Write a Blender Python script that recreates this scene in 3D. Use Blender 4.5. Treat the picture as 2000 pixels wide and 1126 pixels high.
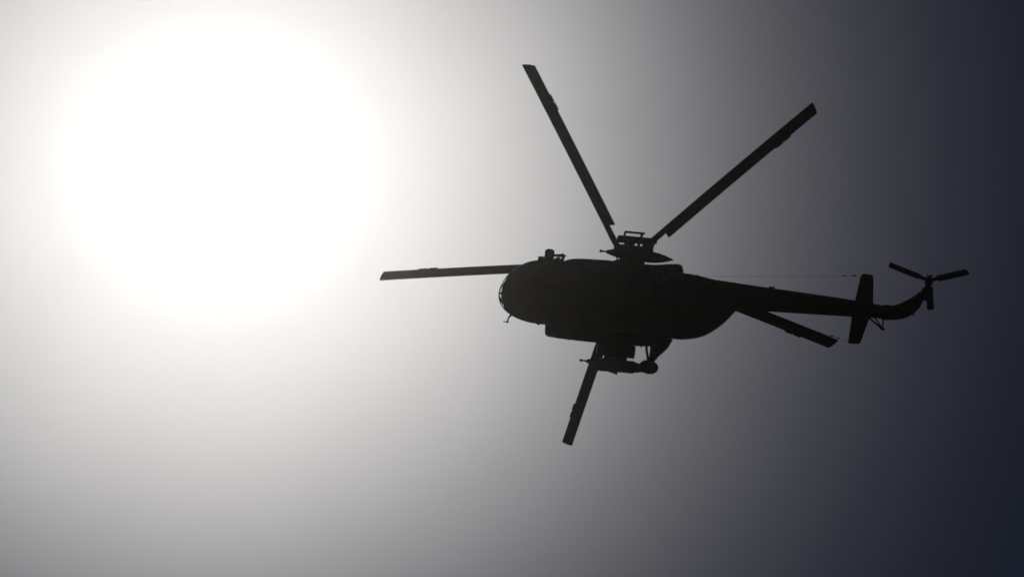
import bpy, bmesh, math
from mathutils import Vector, Matrix

scene = bpy.context.scene
COL = scene.collection
for o in list(bpy.data.objects):
    bpy.data.objects.remove(o)

# ------------------------------------------------------------------ camera
# world origin: the ground point under the camera; x along the aircraft's nose direction
EYE = Vector((0.0, 0.0, 1.7))
RIGHT = Vector((-0.994056695178658, 0.10610929146765669, 0.024333208421717285))
DOWN = Vector((-0.09693286958327321, -0.7609817206588152, -0.6414911064193999))
FWD = Vector((-0.04955104, -0.64003722, 0.76674445))
cam_data = bpy.data.cameras.new('camera')
cam = bpy.data.objects.new('camera', cam_data)
COL.objects.link(cam)
m = Matrix.Identity(4)
for i in range(3):
    m[i][0] = RIGHT[i]; m[i][1] = -DOWN[i]; m[i][2] = -FWD[i]; m[i][3] = EYE[i]
cam.matrix_world = m
cam_data.sensor_width = 36.0
cam_data.lens = 108.0
cam_data.clip_start = 0.5
cam_data.clip_end = 20000.0
scene.camera = cam

# ------------------------------------------------------------------ sun and sky
SUN = Vector((0.048754, -0.617079, 0.785389)).normalized()
SUN_EL = math.asin(SUN.z)
SUN_ROT = math.atan2(SUN.x, SUN.y)
world = bpy.data.worlds.new('World')
scene.world = world
world.use_nodes = True
nt = world.node_tree
nt.nodes.clear()
N = nt.nodes.new
L = nt.links.new
out = N('ShaderNodeOutputWorld')
sky = N('ShaderNodeTexSky')
sky.sky_type = 'NISHITA'
sky.sun_disc = False
sky.sun_elevation = SUN_EL
sky.sun_rotation = SUN_ROT
sky.altitude = 300.0
sky.air_density = 1.3
sky.dust_density = 0.15
sky.ozone_density = 8.0
bg = N('ShaderNodeBackground')
bg.inputs['Strength'].default_value = 0.05
L(sky.outputs[0], bg.inputs['Color'])
# the aureole of bright dusty air around the sun: radiance falls off with the angle from the sun
tc = N('ShaderNodeTexCoord')
nrm = N('ShaderNodeVectorMath'); nrm.operation = 'NORMALIZE'
L(tc.outputs['Generated'], nrm.inputs[0])
crs = N('ShaderNodeVectorMath'); crs.operation = 'CROSS_PRODUCT'
crs.inputs[1].default_value = SUN
L(nrm.outputs[0], crs.inputs[0])
ln = N('ShaderNodeVectorMath'); ln.operation = 'LENGTH'
L(crs.outputs[0], ln.inputs[0])
dt = N('ShaderNodeVectorMath'); dt.operation = 'DOT_PRODUCT'
dt.inputs[1].default_value = SUN
L(nrm.outputs[0], dt.inputs[0])
ang = N('ShaderNodeMath'); ang.operation = 'ARCTAN2'
L(ln.outputs['Value'], ang.inputs[0]); L(dt.outputs['Value'], ang.inputs[1])


def mnode(op, a, b=None):
    n = N('ShaderNodeMath'); n.operation = op
    for k, v in enumerate((a, b)):
        if v is None:
            continue
        if isinstance(v, (int, float)):
            n.inputs[k].default_value = v
        else:
            L(v, n.inputs[k])
    return n.outputs[0]


AUREOLE = [  # amplitude, e-folding angle in degrees, power, colour
    (11.6, 6.35, 2.6, (1.0, 0.982, 0.925)),
    (4.9, 9.15, 2.7, (1.0, 0.98, 0.95)),
    (0.42, 13.4, 3.0, (0.56, 0.42, 1.0)),
]
add_prev = bg.outputs[0]
dust = N('ShaderNodeTexNoise'); dust.inputs['Scale'].default_value = 9.0
dust.inputs['Detail'].default_value = 5.0
L(nrm.outputs[0], dust.inputs['Vector'])
dustf = mnode('ADD', mnode('MULTIPLY', dust.outputs['Fac'], 0.22), 0.89)
for amp, deg, pw, colr in AUREOLE:
    t = mnode('POWER', mnode('DIVIDE', ang.outputs[0], math.radians(deg)), pw)
    e = mnode('EXPONENT', mnode('MULTIPLY', t, -1.0))
    s = mnode('MULTIPLY', mnode('MULTIPLY', e, amp), dustf)
    b2 = N('ShaderNodeBackground')
    b2.inputs['Color'].default_value = (*colr, 1)
    L(s, b2.inputs['Strength'])
    ad = N('ShaderNodeAddShader')
    L(add_prev, ad.inputs[0]); L(b2.outputs[0], ad.inputs[1])
    add_prev = ad.outputs[0]
L(add_prev, out.inputs['Surface'])

sd = bpy.data.lights.new('sun', 'SUN')
sd.energy = 5.0
sd.angle = math.radians(0.5)
sd.color = (1.0, 0.93, 0.82)
sun = bpy.data.objects.new('sun', sd)
COL.objects.link(sun)
sun.rotation_euler = (-SUN).to_track_quat('-Z', 'Y').to_euler()
sun.location = (0, 0, 200)

vs = scene.view_settings
vs.view_transform = 'Standard'
vs.look = 'None'
vs.gamma = 1.0
vs.use_curve_mapping = False
vs.exposure = -4.1


# ------------------------------------------------------------------ materials
def mat(name, colr, rough=0.6, metal=0.0, grain=0.0, scale=6.0, spec=0.3):
    mt = bpy.data.materials.new(name)
    mt.use_nodes = True
    t = mt.node_tree
    b = t.nodes['Principled BSDF']
    b.inputs['Roughness'].default_value = rough
    b.inputs['Metallic'].default_value = metal
    b.inputs['Specular IOR Level'].default_value = spec
    b.inputs['Base Color'].default_value = (*colr, 1)
    if grain:
        c = t.nodes.new('ShaderNodeTexCoord')
        n = t.nodes.new('ShaderNodeTexNoise'); n.inputs['Scale'].default_value = scale
        n.inputs['Detail'].default_value = 5
        r = t.nodes.new('ShaderNodeValToRGB')
        r.color_ramp.elements[0].position = 0.3
        r.color_ramp.elements[1].position = 0.7
        r.color_ramp.elements[0].color = (*[v * (1 - grain) for v in colr], 1)
        r.color_ramp.elements[1].color = (*[v * (1 + grain) for v in colr], 1)
        t.links.new(c.outputs['Object'], n.inputs['Vector'])
        t.links.new(n.outputs['Fac'], r.inputs['Fac'])
        t.links.new(r.outputs['Color'], b.inputs['Base Color'])
    return mt


M_OLIVE = mat('olive_paint', (0.035, 0.04, 0.024), 0.75, grain=0.25, scale=1.3, spec=0.2)
M_BELLY = mat('grey_paint', (0.04, 0.042, 0.04), 0.75, grain=0.2, scale=1.6, spec=0.2)
M_BLADE = mat('blade_paint', (0.03, 0.03, 0.029), 0.8, grain=0.2, scale=2.5, spec=0.2)
M_STEEL = mat('worn_steel', (0.06, 0.058, 0.055), 0.6, 0.5, grain=0.3, scale=9)
M_DARK = mat('dark_metal', (0.025, 0.025, 0.025), 0.7, 0.3, grain=0.3, scale=9)
M_TYRE = mat('tyre_rubber', (0.02, 0.02, 0.02), 0.85, grain=0.2, scale=12)
M_GROUND = mat('dry_earth', (0.06, 0.052, 0.04), 0.95, grain=0.35, scale=0.08)
M_WIRE = mat('wire', (0.04, 0.04, 0.04), 0.6, 0.5)
M_LINING = mat('cockpit_lining', (0.02, 0.022, 0.022), 0.85, grain=0.2, scale=5)
M_GLASS = bpy.data.materials.new('window_glass')
M_GLASS.use_nodes = True
g = M_GLASS.node_tree
g.nodes.clear()
go = g.nodes.new('ShaderNodeOutputMaterial')
gt = g.nodes.new('ShaderNodeBsdfTransparent'); gt.inputs[0].default_value = (0.9, 0.92, 0.91, 1)
gg = g.nodes.new('ShaderNodeBsdfGlossy'); gg.inputs['Roughness'].default_value = 0.05
gl = g.nodes.new('ShaderNodeLayerWeight'); gl.inputs['Blend'].default_value = 0.5
gp5 = g.nodes.new('ShaderNodeMath'); gp5.operation = 'POWER'; gp5.inputs[1].default_value = 5.0
gf = g.nodes.new('ShaderNodeMapRange')
gf.inputs['To Min'].default_value = 0.04; gf.inputs['To Max'].default_value = 0.7
g.links.new(gl.outputs['Facing'], gp5.inputs[0]); g.links.new(gp5.outputs[0], gf.inputs['Value'])
gm = g.nodes.new('ShaderNodeMixShader')
g.links.new(gf.outputs[0], gm.inputs[0]); g.links.new(gt.outputs[0], gm.inputs[1])
g.links.new(gg.outputs[0], gm.inputs[2]); g.links.new(gm.outputs[0], go.inputs['Surface'])


# ------------------------------------------------------------------ mesh helpers
class MB:
    """collects shapes that are linked as one mesh"""
    def __init__(self):
        self.v = []; self.f = []

    def add(self, vs, fs):
        k = len(self.v)
        self.v += [tuple(p) for p in vs]
        self.f += [tuple(i + k for i in q) for q in fs]
        return self

    def rings(self, rings, cap=True, closed=True):
        n = len(rings[0]); vs = [p for r in rings for p in r]; fs = []
        for i in range(len(rings) - 1):
            for j in range(n if closed else n - 1):
                a = i * n + j; b = i * n + (j + 1) % n
                fs.append((a, b, b + n, a + n))
        if cap:
            fs.append(tuple(range(n - 1, -1, -1)))
            fs.append(tuple((len(rings) - 1) * n + j for j in range(n)))
        return self.add(vs, fs)

    def tube(self, pts, rads, n=10):
        pts = [Vector(p) for p in pts]
        if isinstance(rads, (int, float)):
            rads = [rads] * len(pts)
        rg = []; ref = None
        for i, p in enumerate(pts):
            d = (pts[min(i + 1, len(pts) - 1)] - pts[max(i - 1, 0)]).normalized()
            if ref is None:
                ref = d.orthogonal().normalized()
            u = (ref - d * ref.dot(d)).normalized(); ref = u
            w = d.cross(u)
            rg.append([p + (u * math.cos(2 * math.pi * k / n) + w * math.sin(2 * math.pi * k / n)) * rads[i] for k in range(n)])
        return self.rings(rg)

    def box(self, c, s, rot=None, bev=0.0):
        c = Vector(c); hx, hy, hz = s[0] / 2, s[1] / 2, s[2] / 2
        b = min(bev, hx * .9, hy * .9)
        def ring(z, ins):
            X = hx - ins; Y = hy - ins
            return [(X - b, -Y, z), (X, -Y + b, z), (X, Y - b, z), (X - b, Y, z), (-X + b, Y, z), (-X, Y - b, z), (-X, -Y + b, z), (-X + b, -Y, z)] if b else \
                   [(X, -Y, z), (X, Y, z), (-X, Y, z), (-X, -Y, z)]
        rg = [ring(-hz, b * .7), ring(-hz + b, 0), ring(hz - b, 0), ring(hz, b * .7)] if b else [ring(-hz, 0), ring(hz, 0)]
        R = rot or Matrix.Identity(3)
        return self.rings([[c + R @ Vector(p) for p in r] for r in rg])

    def lathe(self, c, axis, prof, n=20):
        """prof: list of (distance along the axis, radius)"""
        c = Vector(c); a = Vector(axis).normalized(); u = a.orthogonal().normalized(); w = a.cross(u)
        return self.rings([[c + a * d + (u * math.cos(2 * math.pi * k / n) + w * math.sin(2 * math.pi * k / n)) * max(r, 1e-4) for k in range(n)] for d, r in prof])

    def prism(self, outline, off, edge=0.6):
        """outline: 3-D polygon (list), off: half thickness vector; the rim is chamfered"""
        P = [Vector(p) for p in outline]; c = sum(P, Vector()) / len(P); off = Vector(off)
        ins = [p + (c - p).normalized() * off.length * edge for p in P]
        return self.rings([[p + off for p in ins], [p + off * .35 for p in P], [p - off * .35 for p in P], [p - off for p in ins]])

    def build(self, name, material, parent=None, smooth=True, angle=40):
        me = bpy.data.meshes.new(name)
        me.from_pydata(self.v, [], self.f)
        bm = bmesh.new(); bm.from_mesh(me)
        bmesh.ops.recalc_face_normals(bm, faces=bm.faces)
        bm.to_mesh(me); bm.free()
        me.materials.append(material)
        if smooth:
            me.shade_smooth()
            try:
                me.set_sharp_from_angle(angle=math.radians(angle))
            except Exception:
                pass
        o = bpy.data.objects.new(name, me)
        COL.objects.link(o)
        if parent is not None:
            o.parent = parent
        return o


def lerp_table(tab, x):
    """tab: rows (x, a, b, ...) with x rising"""
    if x <= tab[0][0]:
        return tab[0][1:]
    for p, q in zip(tab, tab[1:]):
        if x <= q[0]:
            t = (x - p[0]) / (q[0] - p[0])
            return tuple(a + (b - a) * t for a, b in zip(p[1:], q[1:]))
    return tab[-1][1:]


def smooth_table(tab, x):
    """Catmull-Rom through the rows"""
    n = len(tab)
    if x <= tab[0][0]:
        return tab[0][1:]
    if x >= tab[-1][0]:
        return tab[-1][1:]
    for i in range(n - 1):
        if x <= tab[i + 1][0]:
            break
    p1, p2 = tab[i], tab[i + 1]
    p0 = tab[i - 1] if i else p1
    p3 = tab[i + 2] if i + 2 < n else p2
    h = p2[0] - p1[0]; t = (x - p1[0]) / h
    res = []
    for k in range(1, len(p1)):
        m1 = (p2[k] - p0[k]) / (p2[0] - p0[0]) * h
        m2 = (p3[k] - p1[k]) / (p3[0] - p1[0]) * h
        t2, t3 = t * t, t * t * t
        res.append((2 * t3 - 3 * t2 + 1) * p1[k] + (t3 - 2 * t2 + t) * m1 + (-2 * t3 + 3 * t2) * p2[k] + (t3 - t2) * m2)
    return tuple(res)


# ------------------------------------------------------------------ ground
gb = MB()
gb.add([(-1500, -1500, 0), (1500, -1500, 0), (1500, 1500, 0), (-1500, 1500, 0)], [(0, 1, 2, 3)])
ground = gb.build('ground', M_GROUND, smooth=False)
ground['kind'] = 'structure'

# ------------------------------------------------------------------ helicopter
# body frame: x to the nose, y to port, z up; the Empty stands at the wheel line under the rotor
ROOT = Vector((-11.25099211, -83.2743141, 98.46558415 + 1.7))
heli = bpy.data.objects.new('helicopter', None)
COL.objects.link(heli)
heli.location = ROOT
heli['label'] = 'dark military transport helicopter flying nose to the left, silhouetted against the glaring sky'
heli['category'] = 'helicopter'
EYE_B = EYE - ROOT


def at(px, py, axis, val):
    """point of the aircraft on the sight line of a photograph pixel, at a known x, y or z"""
    d = RIGHT * ((px - 1000) / 6000) + DOWN * ((py - 563) / 6000) + FWD
    i = 'xyz'.index(axis)
    return EYE_B + d * ((val - EYE_B[i]) / d[i])


# ---- fuselage shell
FUS = [  # x, half width, half height, centre z, exponent
    (-5.00, 0.46, 0.42, 2.22, 2.1),
    (-4.75, 0.62, 0.60, 2.06, 2.2),
    (-4.30, 0.85, 0.85, 1.70, 2.3),
    (-3.55, 1.11, 1.18, 1.34, 2.4),
    (-2.80, 1.23, 1.36, 1.24, 2.5),
    (-2.20, 1.26, 1.38, 1.22, 2.5),
    (-1.00, 1.25, 1.33, 1.24, 2.5),
    (3.00, 1.25, 1.30, 1.25, 2.5),
    (3.60, 1.245, 1.295, 1.245, 2.5),
]
NOSE0, NOSEL = 3.6, 1.765


def fus_sec(x):
    if x > NOSE0:
        u = min((x - NOSE0) / NOSEL, 1.0)
        s = math.sqrt(max(1 - u * u, 1e-5))
        return 1.245 * s, 1.295 * s, 1.245 - 0.36 * u * u, 2.5 - 0.4 * u
    return smooth_table(FUS, x)


def sup(c, n):
    return math.copysign(abs(c) ** (2.0 / n), c)


def fus_pt(x, th, k=1.0):
    hw, hh, zc, n = fus_sec(x)
    return Vector((x, k * hw * sup(math.cos(th), n), zc + k * hh * sup(math.sin(th), n)))


NT = 96
xs = [-5.0, -4.9, -4.75, -4.6, -4.45, -4.3, -4.1, -3.9, -3.7, -3.5, -3.2, -2.9, -2.6, -2.3, -2.0, -1.5, -1, -.5, 0, .5, 1, 1.5, 2, 2.5, 3, 3.3, 3.6]
xs += [3.6 + NOSEL * math.sin(math.radians(a)) for a in range(6, 90, 3)] + [3.6 + NOSEL * math.sin(math.radians(89))]
NOSE_X = [x for x in xs if x > 3.6]
# cockpit glazing: (first nose ring, last nose ring, first, last angular step)
PANES = []
for j0 in range(0, 96, 12):
    PANES.append((17, 26, j0 + 1, j0 + 11))          # the ring of nose panes
for j0, j1 in ((-3, 6), (8, 19), (20, 28), (29, 40), (42, 51)):
    PANES.append((7, 15, j0, j1))                     # windscreen and side windows
fb = MB()
i_nose = len(xs) - len(NOSE_X)
for x in xs:
    fb.v += [tuple(fus_pt(x, 2 * math.pi * j / NT)) for j in range(NT)]
holes = set()
for i0, i1, j0, j1 in PANES:
    for i in range(i0, i1):
        for j in range(j0, j1):
            holes.add((i + i_nose, j % NT))
for i in range(len(xs) - 1):
    for j in range(NT):
        if (i, j) not in holes:
            a, b = i * NT + j, i * NT + (j + 1) % NT
            fb.f.append((a, b, b + NT, a + NT))
fb.f.append(tuple((len(xs) - 1) * NT + j for j in range(NT)))
fb.f.append(tuple(range(NT)))
fuselage = fb.build('fuselage', M_OLIVE, heli)
sm = fuselage.modifiers.new('skin_thickness', 'SOLIDIFY'); sm.thickness = 0.03; sm.offset = -1
for i0, i1, j0, j1 in PANES:
    p = MB()
    p.rings([[fus_pt(NOSE_X[i], 2 * math.pi * j / NT, 0.992) for j in range(j0, j1 + 1)] for i in range(i0, i1 + 1)], cap=False, closed=False)
    w = p.build('window_pane', M_GLASS, fuselage)
# cockpit lining behind the panes: instrument console, floor and seats read as one dark mass
lb = MB()
lb.rings([[fus_pt(x, 2 * math.pi * j / 40, k) for j in range(40)] for x, k in
          ((3.9, .95), (4.4, .95), (4.7, .93), (4.88, .9), (5.03, .86), (5.14, .78), (5.21, .6), (5.24, .3))])
lb.build('cockpit_lining', M_LINING, fuselage)

# cabin windows, round, on both sides
for side in (1, -1):
    for x in (2.05, 1.1, 0.15, -0.8, -1.75):
        if side == -1 and x > 1.9:
            continue
        hw, hh, zc, n = fus_sec(x)
        th = math.radians(24)
        c = fus_pt(x, th if side > 0 else math.pi - th)
        w = MB(); w.lathe(c + Vector((0, side * .012, 0)), (0, side, .22), [(-.03, .27), (.0, .27), (.012, .25), (.012, .21), (.004, .2)], 24)
        wf = w.build('window_frame', M_DARK, fuselage)
        p = MB(); p.lathe(c + Vector((0, side * .012, 0)), (0, side, .22), [(-.02, .199), (.006, .199)], 24)
        p.build('cabin_window', M_LINING, fuselage)


# sliding door on the port side, proud of the skin, with rail and handle
def skin_panel(x0, x1, t0, t1, proud, nx=8, nt_=8):
    b = MB()
    o = [[fus_pt(x0 + (x1 - x0) * i / nx, t0 + (t1 - t0) * j / nt_) for j in range(nt_ + 1)] for i in range(nx + 1)]
    vs = []
    for layer in (proud, -0.01):
        for r in o:
            for q in r:
                d = Vector((0, q.y, q.z - 1.25)).normalized()
                vs.append(q + d * layer)
    n1 = nt_ + 1; tot = (nx + 1) * n1; fs = []
    for i in range(nx):
        for j in range(nt_):
            a = i * n1 + j
            fs.append((a, a + 1, a + 1 + n1, a + n1))
            fs.append((a + tot, a + n1 + tot, a + 1 + n1 + tot, a + 1 + tot))
    rim = [j for j in range(n1)] + [i * n1 + nt_ for i in range(1, nx + 1)] + [nx * n1 + j for j in range(nt_ - 1, -1, -1)] + [i * n1 for i in range(nx - 1, 0, -1)]
    for a, c in zip(rim, rim[1:] + rim[:1]):
        fs.append((a, c, c + tot, a + tot))
    return b.add(vs, fs)


door = skin_panel(2.55, 3.4, -.75, .62, 0.022).build('sliding_door', M_OLIVE, heli)
c = fus_pt(2.97, .3)
wb = MB(); wb.lathe(c + Vector((0, .03, 0)), (0, 1, .15), [(-.02, .24), (.012, .24), (.02, .21)], 24); wb.build('door_window', M_LINING, door)
hb = MB(); q = fus_pt(2.68, -.1); hb.tube([q + Vector((0, .01, -.1)), q + Vector((0, .07, -.08)), q + Vector((0, .07, .08)), q + Vector((0, .01, .1))], .014, 6); hb.build('door_handle', M_STEEL, door)
rb = MB(); rb.tube([fus_pt(x, .74) + Vector((0, .03, .02)) for x in (3.45, 2.5, 1.5, .9)], .022, 6); rb.build('door_rail', M_STEEL, heli)
# clamshell cargo doors at the rear
for t0, t1 in ((-1.54, .35), (-1.60, -3.49)):
    skin_panel(-4.72, -2.25, t0, t1, 0.016, 14, 14).build('cargo_door', M_OLIVE, heli)
# frame seams along the cabin
for x in (3.6, 2.3, 0.9, -0.5, -1.95):
    r = MB()
    r.rings([[fus_pt(x + dx, 2 * math.pi * j / 64, k) for j in range(64)] for dx, k in ((-.03, .999), (-.02, 1.006), (.02, 1.006), (.03, .999))], cap=False)
    r.build('skin_seam', M_OLIVE, fuselage)

# ---- engine cowling
COWL = [(-2.42, .84, .93, 2.40), (-2.36, .92, 1.0, 2.42), (-2.2, .96, 1.03, 2.42), (-1.65, .95, .99, 2.36), (-1.2, .92, .95, 2.31),
        (-.4, .93, .95, 2.28), (.85, .93, .95, 2.30), (1.4, .92, .94, 2.28), (2.05, .90, .91, 2.27), (2.5, .84, .84, 2.24), (2.75, .72, .7, 2.2), (2.9, .5, .5, 2.2)]
cb = MB()
cx = [-2.42, -2.39, -2.36, -2.28, -2.2] + [-2.1 + .2 * i for i in range(24)] + [2.6, 2.68, 2.75, 2.83, 2.9]
rg = []
for x in cx:
    w_, h_, zc = smooth_table(COWL, x)
    rg.append([Vector((x, w_ * sup(math.cos(2 * math.pi * j / 48), 2.1), zc + h_ * sup(math.sin(2 * math.pi * j / 48), 2.1))) for j in range(48)])
cb.rings(rg)
cowl = cb.build('engine_cowling', M_OLIVE, heli)
for s in (1, -1):
    d = MB(); d.lathe((2.7, s * .34, 2.66), (1, 0, 0), [(-.2, .25), (.1, .25), (.12, .20), (.2, .19), (.28, .16), (.33, .09), (.35, .01)], 20)
    d.build('air_intake', M_DARK, cowl)
    e = MB(); e.lathe((-.55, s * .74, 2.62), (-.35, s, .12), [(-.25, .2), (.18, .2), (.2, .185), (.19, .17), (-.1, .165)], 18)
    e.build('exhaust_pipe', M_DARK, cowl)
    for x in (1.7, .75, -1.1):
        w_, h_, zc = smooth_table(COWL, x)
        h2 = MB(); h2.box((x, s * w_ * .93, zc + .33), (.16, .04, .07)); h2.build('cowling_latch', M_STEEL, cowl, smooth=False)

# ---- gearbox fairing and mast
HUB = at(1228.5, 516.5, 'y', 0.0)
gbx = MB()
rg = []
for z, a, b_, x in ((2.75, 1.15, .55, -.1), (2.95, 1.0, .5, -.1), (3.08, .8, .44, -.1), (3.16, .55, .4, -.1), (3.18, .4, .34, -.1)):
    rg.append([Vector((x + a * math.cos(2 * math.pi * j / 32), b_ * math.sin(2 * math.pi * j / 32), z)) for j in range(32)])
gbx.rings(rg)
gbx.build('gearbox_fairing', M_OLIVE, heli)
mb = MB(); mb.lathe((HUB.x, 0, 0), (0, 0, 1), [(3.0, .3), (3.2, .28), (3.22, .2), (HUB.z, .17)], 20)
mb.build('rotor_mast', M_STEEL, heli)
sw = MB()
sw.lathe((HUB.x, 0, 0), (0, 0, 1), [(3.2, .3), (3.23, .5), (3.26, .52), (3.31, .52), (3.33, .4), (3.38, .3)], 28)
swash = sw.build('swashplate', M_STEEL, heli)
for k in range(3):
    a = 2 * math.pi * k / 3 + .5
    j = MB(); j.tube([(HUB.x + .5 * math.cos(a), .5 * math.sin(a), 2.95), (HUB.x + .5 * math.cos(a), .5 * math.sin(a), 3.26)], .05, 8)
    j.build('actuator', M_STEEL, swash)

# ---- rotor head and blades
BLADES = [((1032, 127.5), (1071, 197), 12), ((1591.5, 210.5), (1538, 268), 6), ((742.5, 539), (836, 531), 6), ((1628.5, 671.5), (1555, 641), 14), ((1107.5, 866), (1128, 790), 13)]
RB = 10.645
hd = MB()
hd.lathe(HUB, (0, 0, 1), [(-.20, .2), (-.18, .42), (-.1, .5), (.06, .5), (.1, .44), (.15, .26), (.2, .24)], 28)
head = hd.build('rotor_head', M_STEEL, heli)


def blade_axis(tip_px):
    """azimuth and flap that put a blade of true length on the sight line of its tip"""
    d = (RIGHT * ((tip_px[0] - 1000) / 6000) + DOWN * ((tip_px[1] - 563) / 6000) + FWD).normalized()
    oc = EYE_B - HUB
    b = oc.dot(d); disc = b * b - (oc.dot(oc) - RB * RB)
    if disc < 0:
        return ((EYE_B + d * -b) - HUB).normalized()
    best = None
    for s in (-1, 1):
        v = (EYE_B + d * (-b + s * math.sqrt(disc))) - HUB
        if best is None or abs(v.z) < abs(best.z):
            best = v
    return best.normalized()


def aero(ch, th, lead):
    """aerofoil ring points (chordwise, thickness); the leading edge is at +lead"""
    pts = [(0, 0), (.06, .62), (.2, .95), (.4, 1), (.7, .6), (1, .06), (1, -.06), (.7, -.35), (.4, -.6), (.2, -.62), (.06, -.42)]
    return [(lead - c * ch, t * th / 2) for c, t in pts]


for tip, tabpx, PITCH in BLADES:
    ax = blade_axis(tip)
    print('blade', tip, 'az', round(math.degrees(math.atan2(ax.y, ax.x)), 1), 'flap', round(math.degrees(math.asin(ax.z)), 2))
    up = Vector((0, 0, 1)); up = (up - ax * up.dot(ax)).normalized()
    le = ax.cross(up).normalized()         # clockwise seen from above: the leading edge
    def bp(r, c, t, pitch=None):
        pitch = math.radians(PITCH)
        sag = BLADE_SAG * (r / RB) * (1 - r / RB) * 4
        return HUB + ax * r + le * (c * math.cos(pitch) - t * math.sin(pitch)) + up * (t * math.cos(pitch) + c * math.sin(pitch) + sag)
    BLADE_SAG = 0.06
    CH = .53
    b = MB(); rg = []
    n_st = 22
    for i in range(n_st + 1):
        r = 2.10 + (RB - .10 - 2.10) * i / n_st
        sec = []
        for c, t in aero(CH, .062, CH * .5):
            rr = r
            if i == n_st:
                rr = r + (c / CH + .5) * .19          # tip raked: the leading corner reaches further out
            if i == 0:
                rr = r + (c / CH + .5) * .10
            sec.append(bp(rr, c, t))
        rg.append(sec)
    # rounded leading corner of the tip
    sec = []
    for c, t in aero(CH, .05, CH * .5):
        k = (c / CH + .5)
        sec.append(bp(RB - .10 + .19 * k + .035 * math.sin(min(max(k, 0), 1) * math.pi), c * .96, t * .6))
    rg.append(sec)
    b.rings(rg)
    blade = b.build('rotor_blade', M_BLADE, heli)
    t = MB()
    for r0, r1, w_ in ((8.22, 8.62, .060), (8.65, 9.05, .052)):
        a = [bp(r0, -CH * .48, .006), bp(r1, -CH * .48, .006), bp(r1 - .015, -CH * .5 - w_, .006), bp(r0 + .015, -CH * .5 - w_, .006)]
        t.rings([a, [p - up * .012 for p in a]])
    t.build('trim_tab', M_BLADE, blade, smooth=False)
    # blade grip: flap hinge, lag hinge and pitch horn
    gp = MB()
    gp.tube([HUB + ax * .35 + le * .02, HUB + ax * .55 + le * .04, HUB + ax * .9 + le * .08], [.12, .13, .12], 10)
    sec_r = []
    for r, c0, w_, h_ in ((.75, .08, .24, .2), (.95, .10, .26, .18), (1.3, .125, .26, .13), (1.9, .125, .265, .09), (2.3, .125, .25, .07)):
        sec_r.append([bp(r, c0 + x * w_ / 2, z * h_ / 2) for x, z in ((1, -.5), (1, .5), (.5, 1), (-.5, 1), (-1, .5), (-1, -.5), (-.5, -1), (.5, -1))])
    gp.rings(sec_r)
    gp.lathe(HUB + ax * .55 + le * .04, (0, 0, 1), [(-.2, .07), (-.17, .1), (.17, .1), (.2, .07)], 10)
    gp.lathe(HUB + ax * .86 + le * .08 - up * 0.0, (0, 0, 1), [(-.17, .06), (-.15, .09), (.15, .09), (.17, .06)], 10)
    gp.tube([HUB + ax * .86 + le * .1, HUB + ax * .8 + le * .34 - Vector((0, 0, .1))], [.06, .045], 8)
    gp.build('blade_grip', M_STEEL, blade)
    lk = MB()
    foot = Vector((HUB.x, 0, 3.29)) + (ax * .46 + le * .22)
    lk.tube([HUB + ax * .8 + le * .33 - Vector((0, 0, .1)), foot], .028, 8)
    lk.build('pitch_link', M_STEEL, blade)
    dm = MB()
    dm.tube([HUB + ax * .2 - le * .3 + Vector((0, 0, .02)), HUB + ax * .55 - le * .22, HUB + ax * .88 - le * .06], [.06, .07, .045], 8)
    dm.build('damper', M_STEEL, blade)
# ---- tail boom
BOOM = [(-11.55, .235, 2.12), (-11.0, .29, 2.14), (-9.7, .365, 2.18), (-8.0, .44, 2.2), (-6.2, .51, 2.21), (-4.0, .615, 2.22), (-2.9, .675, 2.22), (-2.0, .7, 2.22)]
bb = MB(); rg = []
for i in range(40):
    x = -11.55 + 9.35 * i / 39
    r, zc = smooth_table(BOOM, x)
    rg.append([(x, r * math.cos(2 * math.pi * j / 40), zc + r * math.sin(2 * math.pi * j / 40)) for j in range(40)])
bb.rings(rg)
boom = bb.build('tail_boom', M_OLIVE, heli)
for x in (-3.7, -5.2, -6.7, -8.2, -9.5):
    r, zc = smooth_table(BOOM, x)
    s = MB(); s.rings([[(x + dx, (r + k) * math.cos(2 * math.pi * j / 40), zc + (r + k) * math.sin(2 * math.pi * j / 40)) for j in range(40)] for dx, k in ((-.03, -.002), (-.02, .005), (.02, .005), (.03, -.002))], cap=False)
    s.build('skin_seam', M_OLIVE, boom)
an = MB()
an.prism([at(1498, 566, 'y', .38), at(1503, 559.5, 'y', .38), at(1513.5, 560.5, 'y', .38), at(1512, 568, 'y', .38)], (0, .02, 0), .3)
an.build('blade_antenna', M_DARK, boom)
for (px, py, r) in ((1344, 538.5, .10), (1356, 540.5, .045), (1362.5, 538.5, .04)):
    k = MB(); c = at(px, py, 'y', .5); k.lathe(c - Vector((0, .05, .045)), (0, .75, .66), [(-.2, r * 1.2), (.06, r), (.11, r * .6), (.13, r * .1)], 12)
    k.build('beacon' if r > .09 else 'wire_lug', M_DARK, boom)

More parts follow.
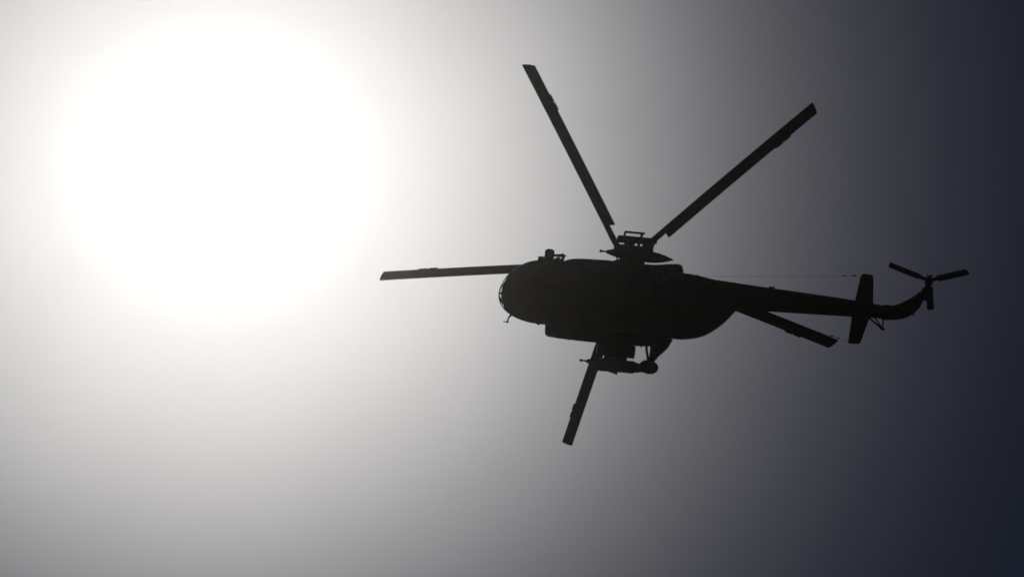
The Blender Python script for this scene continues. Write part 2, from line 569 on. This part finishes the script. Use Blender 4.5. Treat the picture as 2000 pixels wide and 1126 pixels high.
# ---- fin, tail rotor
fin_px = [(1722, 600), (1740, 602), (1755, 595), (1770, 588), (1786, 580), (1797, 573), (1803, 572), (1806, 580), (1801, 591), (1796, 600), (1788, 608), (1776, 616), (1762, 620.5), (1745, 622), (1722, 621.5)]
fb2 = MB(); fb2.prism([at(px, py, 'y', 0) for px, py in fin_px], (0, .15, 0), .8)
fin = fb2.build('tail_fin', M_OLIVE, heli, angle=60)
sp = MB(); q = at(1736, 611, 'y', 0); sp.tube([q + Vector((.4, 0, 0)), q, at(1762, 604, 'y', 0), at(1785, 590, 'y', 0), at(1800, 578, 'y', 0)], [.27, .26, .25, .22, .19], 16)
sp.build('fin_spine', M_OLIVE, fin)
lm = MB(); lm.tube([at(1779, 612, 'y', 0), at(1786, 615, 'y', 0)], [.045, .03], 8); lm.build('tail_light', M_DARK, fin)
la = MB(); la.tube([at(1795, 571.5, 'y', .1), at(1801, 576, 'y', .1)], [.03, .045], 8); la.build('fin_light', M_DARK, fin)
TR = Vector((-13.06, 1.0, 3.3))
TR = at(1814.5, 547.5, 'y', .95)
gbp = MB()
gc = Vector((TR.x, .12, TR.z))
gbp.lathe(gc, (0, 1, 0), [(-.2, .1), (-.16, .2), (.12, .23), (.3, .2), (.38, .13), (.55, .11), (.62, .15), (.7, .16), (.74, .1)], 20)
gbp.tube([at(1797, 579, 'y', 0), gc], [.2, .19], 14)
gbp.build('tail_gearbox', M_OLIVE, heli)
th_ = MB()
th_.lathe(TR, (0, 1, 0), [(-.16, .1), (-.1, .19), (.06, .19), (.1, .12), (.2, .09), (.28, .05)], 18)
tr = th_.build('tail_rotor', M_STEEL, heli)
TB = [((1736.5, 516.5), 14), ((1890.5, 530.5), -20), ((1817.5, 604.5), -6)]
for tip, pit in TB:
    p = at(tip[0], tip[1], 'y', TR.y)
    ax = (p - TR); rt = ax.length; ax.normalize()
    print('tail blade', tip, 'r', round(rt, 2), 'ang', round(math.degrees(math.atan2(ax.z, ax.x)), 1))
    ny = Vector((0, 1, 0)); ch = ax.cross(ny).normalized()
    b = MB(); rg = []
    pit = math.radians(pit)
    for r, c_ in ((.40, .2), (.46, .30), (.9, .30), (1.4, .30), (rt - .06, .30), (rt, .25)):
        rg.append([TR + ax * (r + (0.05 * c / .27 if r > 1.8 else 0)) + ch * (c * math.cos(pit) - t * math.sin(pit)) + ny * (t * math.cos(pit) + c * math.sin(pit)) for c, t in aero(c_, .04, c_ * .5)])
    b.rings(rg)
    bl = b.build('tail_rotor_blade', M_BLADE, tr)
    b = MB(); b.tube([TR + ax * .1, TR + ax * .3, TR + ax * .55], [.075, .085, .055], 8)
    b.build('tail_blade_grip', M_STEEL, tr)
for k in range(3):
    a = 2 * math.pi * k / 3 + .4
    b = MB(); b.tube([TR + Vector((.02, .18, 0)), TR + Vector((.16 * math.cos(a), .26, .16 * math.sin(a)))], .025, 6)
    b.build('pitch_arm', M_STEEL, tr)

# ---- stabilizer, skid, wires
ST_P = [(1664, 604), (1670, 587), (1680.5, 541), (1683, 536.5), (1687, 534.5), (1703, 537), (1706, 540), (1705.5, 591), (1703, 606)]
ST_S = [(1670, 600), (1663.5, 618), (1657, 663), (1656, 667), (1659, 670), (1677, 670.5), (1680.5, 668), (1697.5, 622), (1704, 600)]
for pts in (ST_P, ST_S):
    s = MB(); s.prism([at(px, py, 'z', 2.23) for px, py in pts], (0, 0, .055), .9)
    s.build('stabilizer', M_OLIVE, heli)
sk = MB()
foot = at(1723.5, 640.5, 'y', 0)
sk.tube([at(1694, 618, 'y', 0), at(1726, 643.5, 'y', 0)], [.035, .05], 8)
for a, y in (((1707, 618), .1), ((1725.5, 618), -.1)):
    sk.tube([at(a[0], a[1], 'y', y), foot], .03, 8)
sk.tube([at(1718, 638, 'y', 0), at(1726.5, 643.5, 'y', 0)], [.045, .065], 8)
sk.build('tail_skid', M_STEEL, heli)
tipP, tipS = at(1683, 538, 'z', 2.26), at(1658, 666.5, 'z', 2.26)
for tip, end, ins in ((tipP, at(1362, 539.5, 'y', .52), ((.105, .022), (.045, .03))), (tipS, Vector((-5.0, -.52, 2.25)), ((.155, .03), (.10, .026)))):
    w = MB()
    pts = [tip.lerp(end, i / 12) - Vector((0, 0, .03 * math.sin(math.pi * i / 12))) for i in range(13)]
    w.tube(pts, .0042, 6)
    wire = w.build('wire_antenna', M_WIRE, heli)
    d = (end - tip).normalized()
    for f_, r in ins:
        k = MB(); c = tip.lerp(end, f_); k.lathe(c, d, [(-.09, .01), (-.05, r), (.05, r), (.09, .01)], 10)
        k.build('insulator', M_DARK, wire)

# ---- external fuel tanks
for s in (1, -1):
    tb = MB(); rg = []
    for x, k in ((3.22, .6), (3.2, .8), (3.1, .93), (2.6, 1.0), (1.5, 1.04), (.5, 1.04), (-.8, 1.0), (-1.5, .9), (-1.85, .72), (-2.0, .5)):
        hw, hh = .34 * k, .56 * k
        yc, zc = 1.32, .66 - (k - .95) * .1
        rg.append([Vector((x, s * (yc + hw * sup(math.cos(2 * math.pi * j / 28), 3)), zc + hh * sup(math.sin(2 * math.pi * j / 28), 3))) for j in range(28)])
    tb.rings(rg)
    tank = tb.build('fuel_tank', M_BELLY, heli)
    for x in (2.2, .6, -.9):
        st = MB(); st.rings([[Vector((x + dx, s * (1.32 + (.355 + k) * sup(math.cos(2 * math.pi * j / 28), 3)), .655 + (.58 + k) * sup(math.sin(2 * math.pi * j / 28), 3))) for j in range(28)] for dx, k in ((-.04, -.01), (-.035, .008), (.035, .008), (.04, -.01))], cap=False)
        st.build('tank_strap', M_STEEL, tank)


# ---- weapon pylons and pods
def gun_pod(nose, tail, y_hint):
    nose, tail = Vector(nose), Vector(tail)
    d = (tail - nose); ln_ = d.length; d.normalize()
    b = MB()
    b.lathe(nose, d, [(.28, .03), (.30, .07), (.5, .13), (.8, .2), (1.1, .235), (1.5, .245), (ln_ - 1.0, .245), (ln_ - .7, .215), (ln_ - .4, .15), (ln_ - .15, .07), (ln_, .012)], 22)
    o = b.build('gun_pod', M_DARK, heli)
    b = MB()
    b.lathe(nose, d, [(0, .055), (.1, .055), (.11, .035), (.5, .035)], 10)
    b.build('gun_barrel', M_STEEL, o)
    return o


def rocket_pod(c, r=.25, ln_=1.62):
    c = Vector(c)
    b = MB()
    b.lathe(c, (1, 0, .02), [(-ln_ / 2, r * .9), (-ln_ / 2 + .05, r), (ln_ / 2 - .25, r), (ln_ / 2 - .1, r * .93), (ln_ / 2, r * .8)], 22)
    o = b.build('rocket_pod', M_DARK, heli)
    b = MB()
    for k in range(14):
        a = 2 * math.pi * k / 14
        p = c + Vector((ln_ / 2 - .01, r * .62 * math.cos(a), r * .62 * math.sin(a)))
        b.lathe(p, (1, 0, 0), [(-.02, .042), (.02, .042), (.02, .032), (-.015, .03)], 8)
    for k in range(6):
        a = 2 * math.pi * k / 6
        p = c + Vector((ln_ / 2 - .01, r * .3 * math.cos(a), r * .3 * math.sin(a)))
        b.lathe(p, (1, 0, 0), [(-.02, .042), (.02, .042), (.02, .032), (-.015, .03)], 8)
    q = b.build('launch_tube', M_STEEL, o)
    return o


# port: gun pod with a rocket pod outboard of it; the inner rocket pod hangs in front of the cabin side
gun_pod(at(1171, 489.5, 'z', .52), at(1315.5, 507.5, 'z', .48), 1)
rocket_pod(at(1210, 530, 'z', .45))
def weapon_rack(c, d):
    c = Vector(c); d = Vector(d).normalized(); up = Vector((0, 0, 1))
    b = MB()
    b.lathe(c, d, [(-.84, .06), (-.81, .10), (-.6, .14), (.5, .16), (.78, .155), (.83, .06)], 16)
    o = b.build('weapon_rack', M_DARK, heli)
    f = MB()
    q0, q1 = c + d * .55 + up * .1, c - d * .18 + up * .1
    f.tube([q0, q0 + up * .40 - d * .07], .045, 8)
    f.tube([q1, q1 + up * .38 - d * .03], .055, 8)
    f.tube([q0 + up * .40 - d * .04, q1 + up * .38 - d * .16], .046, 8)
    f.build('rack_frame', M_STEEL, o)
    for k, w_ in ((.40, .15), (.17, .085), (-.10, .06), (-.38, .12), (-.62, .15)):
        g_ = MB()
        g_.tube([c + d * k, c + d * (k * .9) - up * .22 - Vector((0, math.copysign(.22, c.y), 0))], w_, 8)
        g_.build('rack_brace', M_STEEL, o)
    return o


ra, rb_ = at(1206, 466, 'z', 1.02), at(1282, 472, 'z', 1.0)
weapon_rack((ra + rb_) / 2, ra - rb_)
rocket_pod(at(1237, 490, 'z', .72), .235)
# starboard
ra, rb_ = at(1165, 716, 'z', .92), at(1234, 722, 'z', .90)
weapon_rack((ra + rb_) / 2, ra - rb_)
gun_pod(at(1132, 702.5, 'z', .40), at(1275, 722, 'z', .36), -1)
rocket_pod(at(1200, 713, 'z', .32), .27, 1.72)
rocket_pod(at(1203, 683.5, 'z', .42), .28)
for s in (1, -1):
    p = MB()
    ye = 3.3 if s > 0 else 3.2
    p.prism([(.62, s * 1.1, .86), (.5, s * ye, .80), (-.45, s * ye, .80), (-.62, s * 1.1, .86)], (0, 0, .05), .6)
    py = p.build('weapon_pylon', M_OLIVE, heli)
    b = MB()
    b.tube([(.1, s * 1.2, 1.55), (.1, s * 2.9, .84)], .04, 8); b.tube([(-.3, s * 1.2, 1.55), (-.3, s * 2.9, .84)], .04, 8)
    b.build('pylon_strut', M_STEEL, py)
    for y in (2.3, 2.9, 3.2):
        b = MB(); b.box((0, s * y, .72), (.8, .09, .16)); b.build('pod_rack', M_STEEL, py, smooth=False)
tf = MB()
tf.prism([at(1206, 726, 'z', .1), at(1188, 725, 'z', .1), at(1199, 729, 'z', .1), at(1205.5, 731.5, 'z', .1)], (0, .012, 0), .3)
tf.build('pod_fin', M_DARK, heli)

# ---- landing gear
def wheel(c, r, w_, parent):
    b = MB()
    b.lathe(c, (0, 1, 0), [(-w_ / 2, r * .55), (-w_ / 2, r * .8), (-w_ * .38, r * .94), (-w_ * .2, r), (w_ * .2, r), (w_ * .38, r * .94), (w_ / 2, r * .8), (w_ / 2, r * .55)], 32)
    t = b.build('wheel', M_TYRE, parent)
    return t


def hubcap(c, r, w_, parent):
    b = MB(); b.lathe(c, (0, 1, 0), [(-w_ * .52, r * .2), (-w_ * .45, r * .54), (w_ * .45, r * .54), (w_ * .52, r * .2)], 20)
    return b.build('wheel_rim', M_STEEL, parent)


WS = at(1267, 716.2, 'y', -2.42)
for s in (1, -1):
    c = Vector((WS.x, s * 2.42, WS.z))
    def P_(px, py, y):
        q = at(px, py, 'y', -abs(y)); return Vector((q.x, s * abs(q.y), q.z))
    b = MB()
    b.tube([P_(1287, 664, 1.2), P_(1281.5, 682, 1.7), P_(1275, 698, 2.1), P_(1270, 706, 2.25)], [.42, .27, .17, .12], 14)
    b.tube([P_(1301, 660, 1.2), P_(1298, 676, 1.5), P_(1283, 693, 2.0)], [.3, .16, .1], 12)
    b.tube([P_(1262, 664, 1.3), P_(1263, 683, 1.8), P_(1267, 708, 2.25)], [.06, .05, .06], 8)
    b.tube([Vector((c.x, s * 2.05, c.z)), Vector((c.x, s * 2.42, c.z))], .09, 10)
    b.tube([Vector((c.x, s * 2.15, c.z)), P_(1270, 706, 2.2)], .09, 10)
    gear = b.build('main_gear', M_STEEL, heli)
    wheel(c, .41, .17, gear); hubcap(c, .41, .17, gear)
b = MB()
b.tube([(2.9, 0, .2), (2.98, 0, -.35)], [.11, .07], 12)
b.tube([(3.4, 0, .05), (2.98, 0, -.25)], .045, 8)
b.tube([(2.98, -.26, -.35), (2.98, .26, -.35)], .05, 8)
ng = b.build('nose_gear', M_STEEL, heli)
for s in (1, -1):
    c = Vector((2.98, s * .2, -.35)); wheel(c, .29, .18, ng); hubcap(c, .29, .18, ng)

# ---- rescue hoist over the port door
b = MB()
c = at(1073.5, 495.5, 'y', 1.28)
b.box(c, (.40, .34, .40), bev=.09)
b.box(c - Vector((0, .16, .24)), (.36, .42, .3), bev=.05)
hoist = b.build('rescue_hoist', M_OLIVE, heli)
b = MB(); c2 = at(1060, 509, 'y', 1.15); b.box(c2, (.42, .3, .3), bev=.05)
b.build('hoist_bracket', M_STEEL, hoist)
b = MB()
a0, a1 = at(1080, 498.5, 'y', 1.25), at(1106.5, 499.5, 'y', 1.25)
b.tube([a0, at(1100, 499, 'y', 1.25), a1], [.05, .075, .012], 8)
b.tube([at(1098.5, 495, 'y', 1.25), at(1099.5, 500, 'y', 1.25)], [.03, .06], 8)
b.tube([at(1102, 501, 'y', 1.25), at(1095, 511, 'y', 1.1)], [.05, .09], 8)
b.tube([at(1087, 503, 'y', 1.2), at(1090, 512, 'y', 1.05)], [.12, .16], 8)
b.build('hoist_arm', M_STEEL, hoist)

# ---- small things under and on the nose
b = MB()
yv = -.45
b.tube([at(1000, 613, 'y', yv), at(994, 619, 'y', yv), at(991, 627, 'y', yv)], [.06, .035, .03], 8)
b.tube([at(982, 627, 'y', yv), at(988, 628, 'y', yv), at(993.5, 629, 'y', yv)], [.01, .025, .035], 8)
b.build('air_data_probe', M_STEEL, heli)
b = MB(); c = at(1051.5, 633, 'y', -.8); b.lathe(c + Vector((0, .1, .1)), (0, -.7, -.7), [(-.1, .09), (.1, .08), (.16, .05), (.17, .01)], 12)
b.build('belly_beacon', M_DARK, heli)
b = MB(); b.box(at(1041, 623.5, 'y', -.75), (.5, .16, .12), bev=.03); b.build('belly_antenna', M_DARK, heli)

# ------------------------------------------------------------------ added air volume standing in for lens glare, round camera, ground and aircraft
hz = MB(); hz.box((0, 0, (107.5 - 1) / 2), (3100, 3100, 108.5))
glare_haze = hz.build('glare_haze', M_GLASS, smooth=False)
glare_haze['kind'] = 'stuff'
hm = bpy.data.materials.new('glare_veil')
hm.use_nodes = True
hn = hm.node_tree
hn.nodes.clear()
ho = hn.nodes.new('ShaderNodeOutputMaterial')
hv = hn.nodes.new('ShaderNodeVolumePrincipled')
hv.inputs['Color'].default_value = (0.97, 0.955, 0.93, 1)
hv.inputs['Density'].default_value = 0.00022
hv.inputs['Anisotropy'].default_value = 0.985
hn.links.new(hv.outputs[0], ho.inputs['Volume'])
glare_haze.data.materials.clear()
glare_haze.data.materials.append(hm)
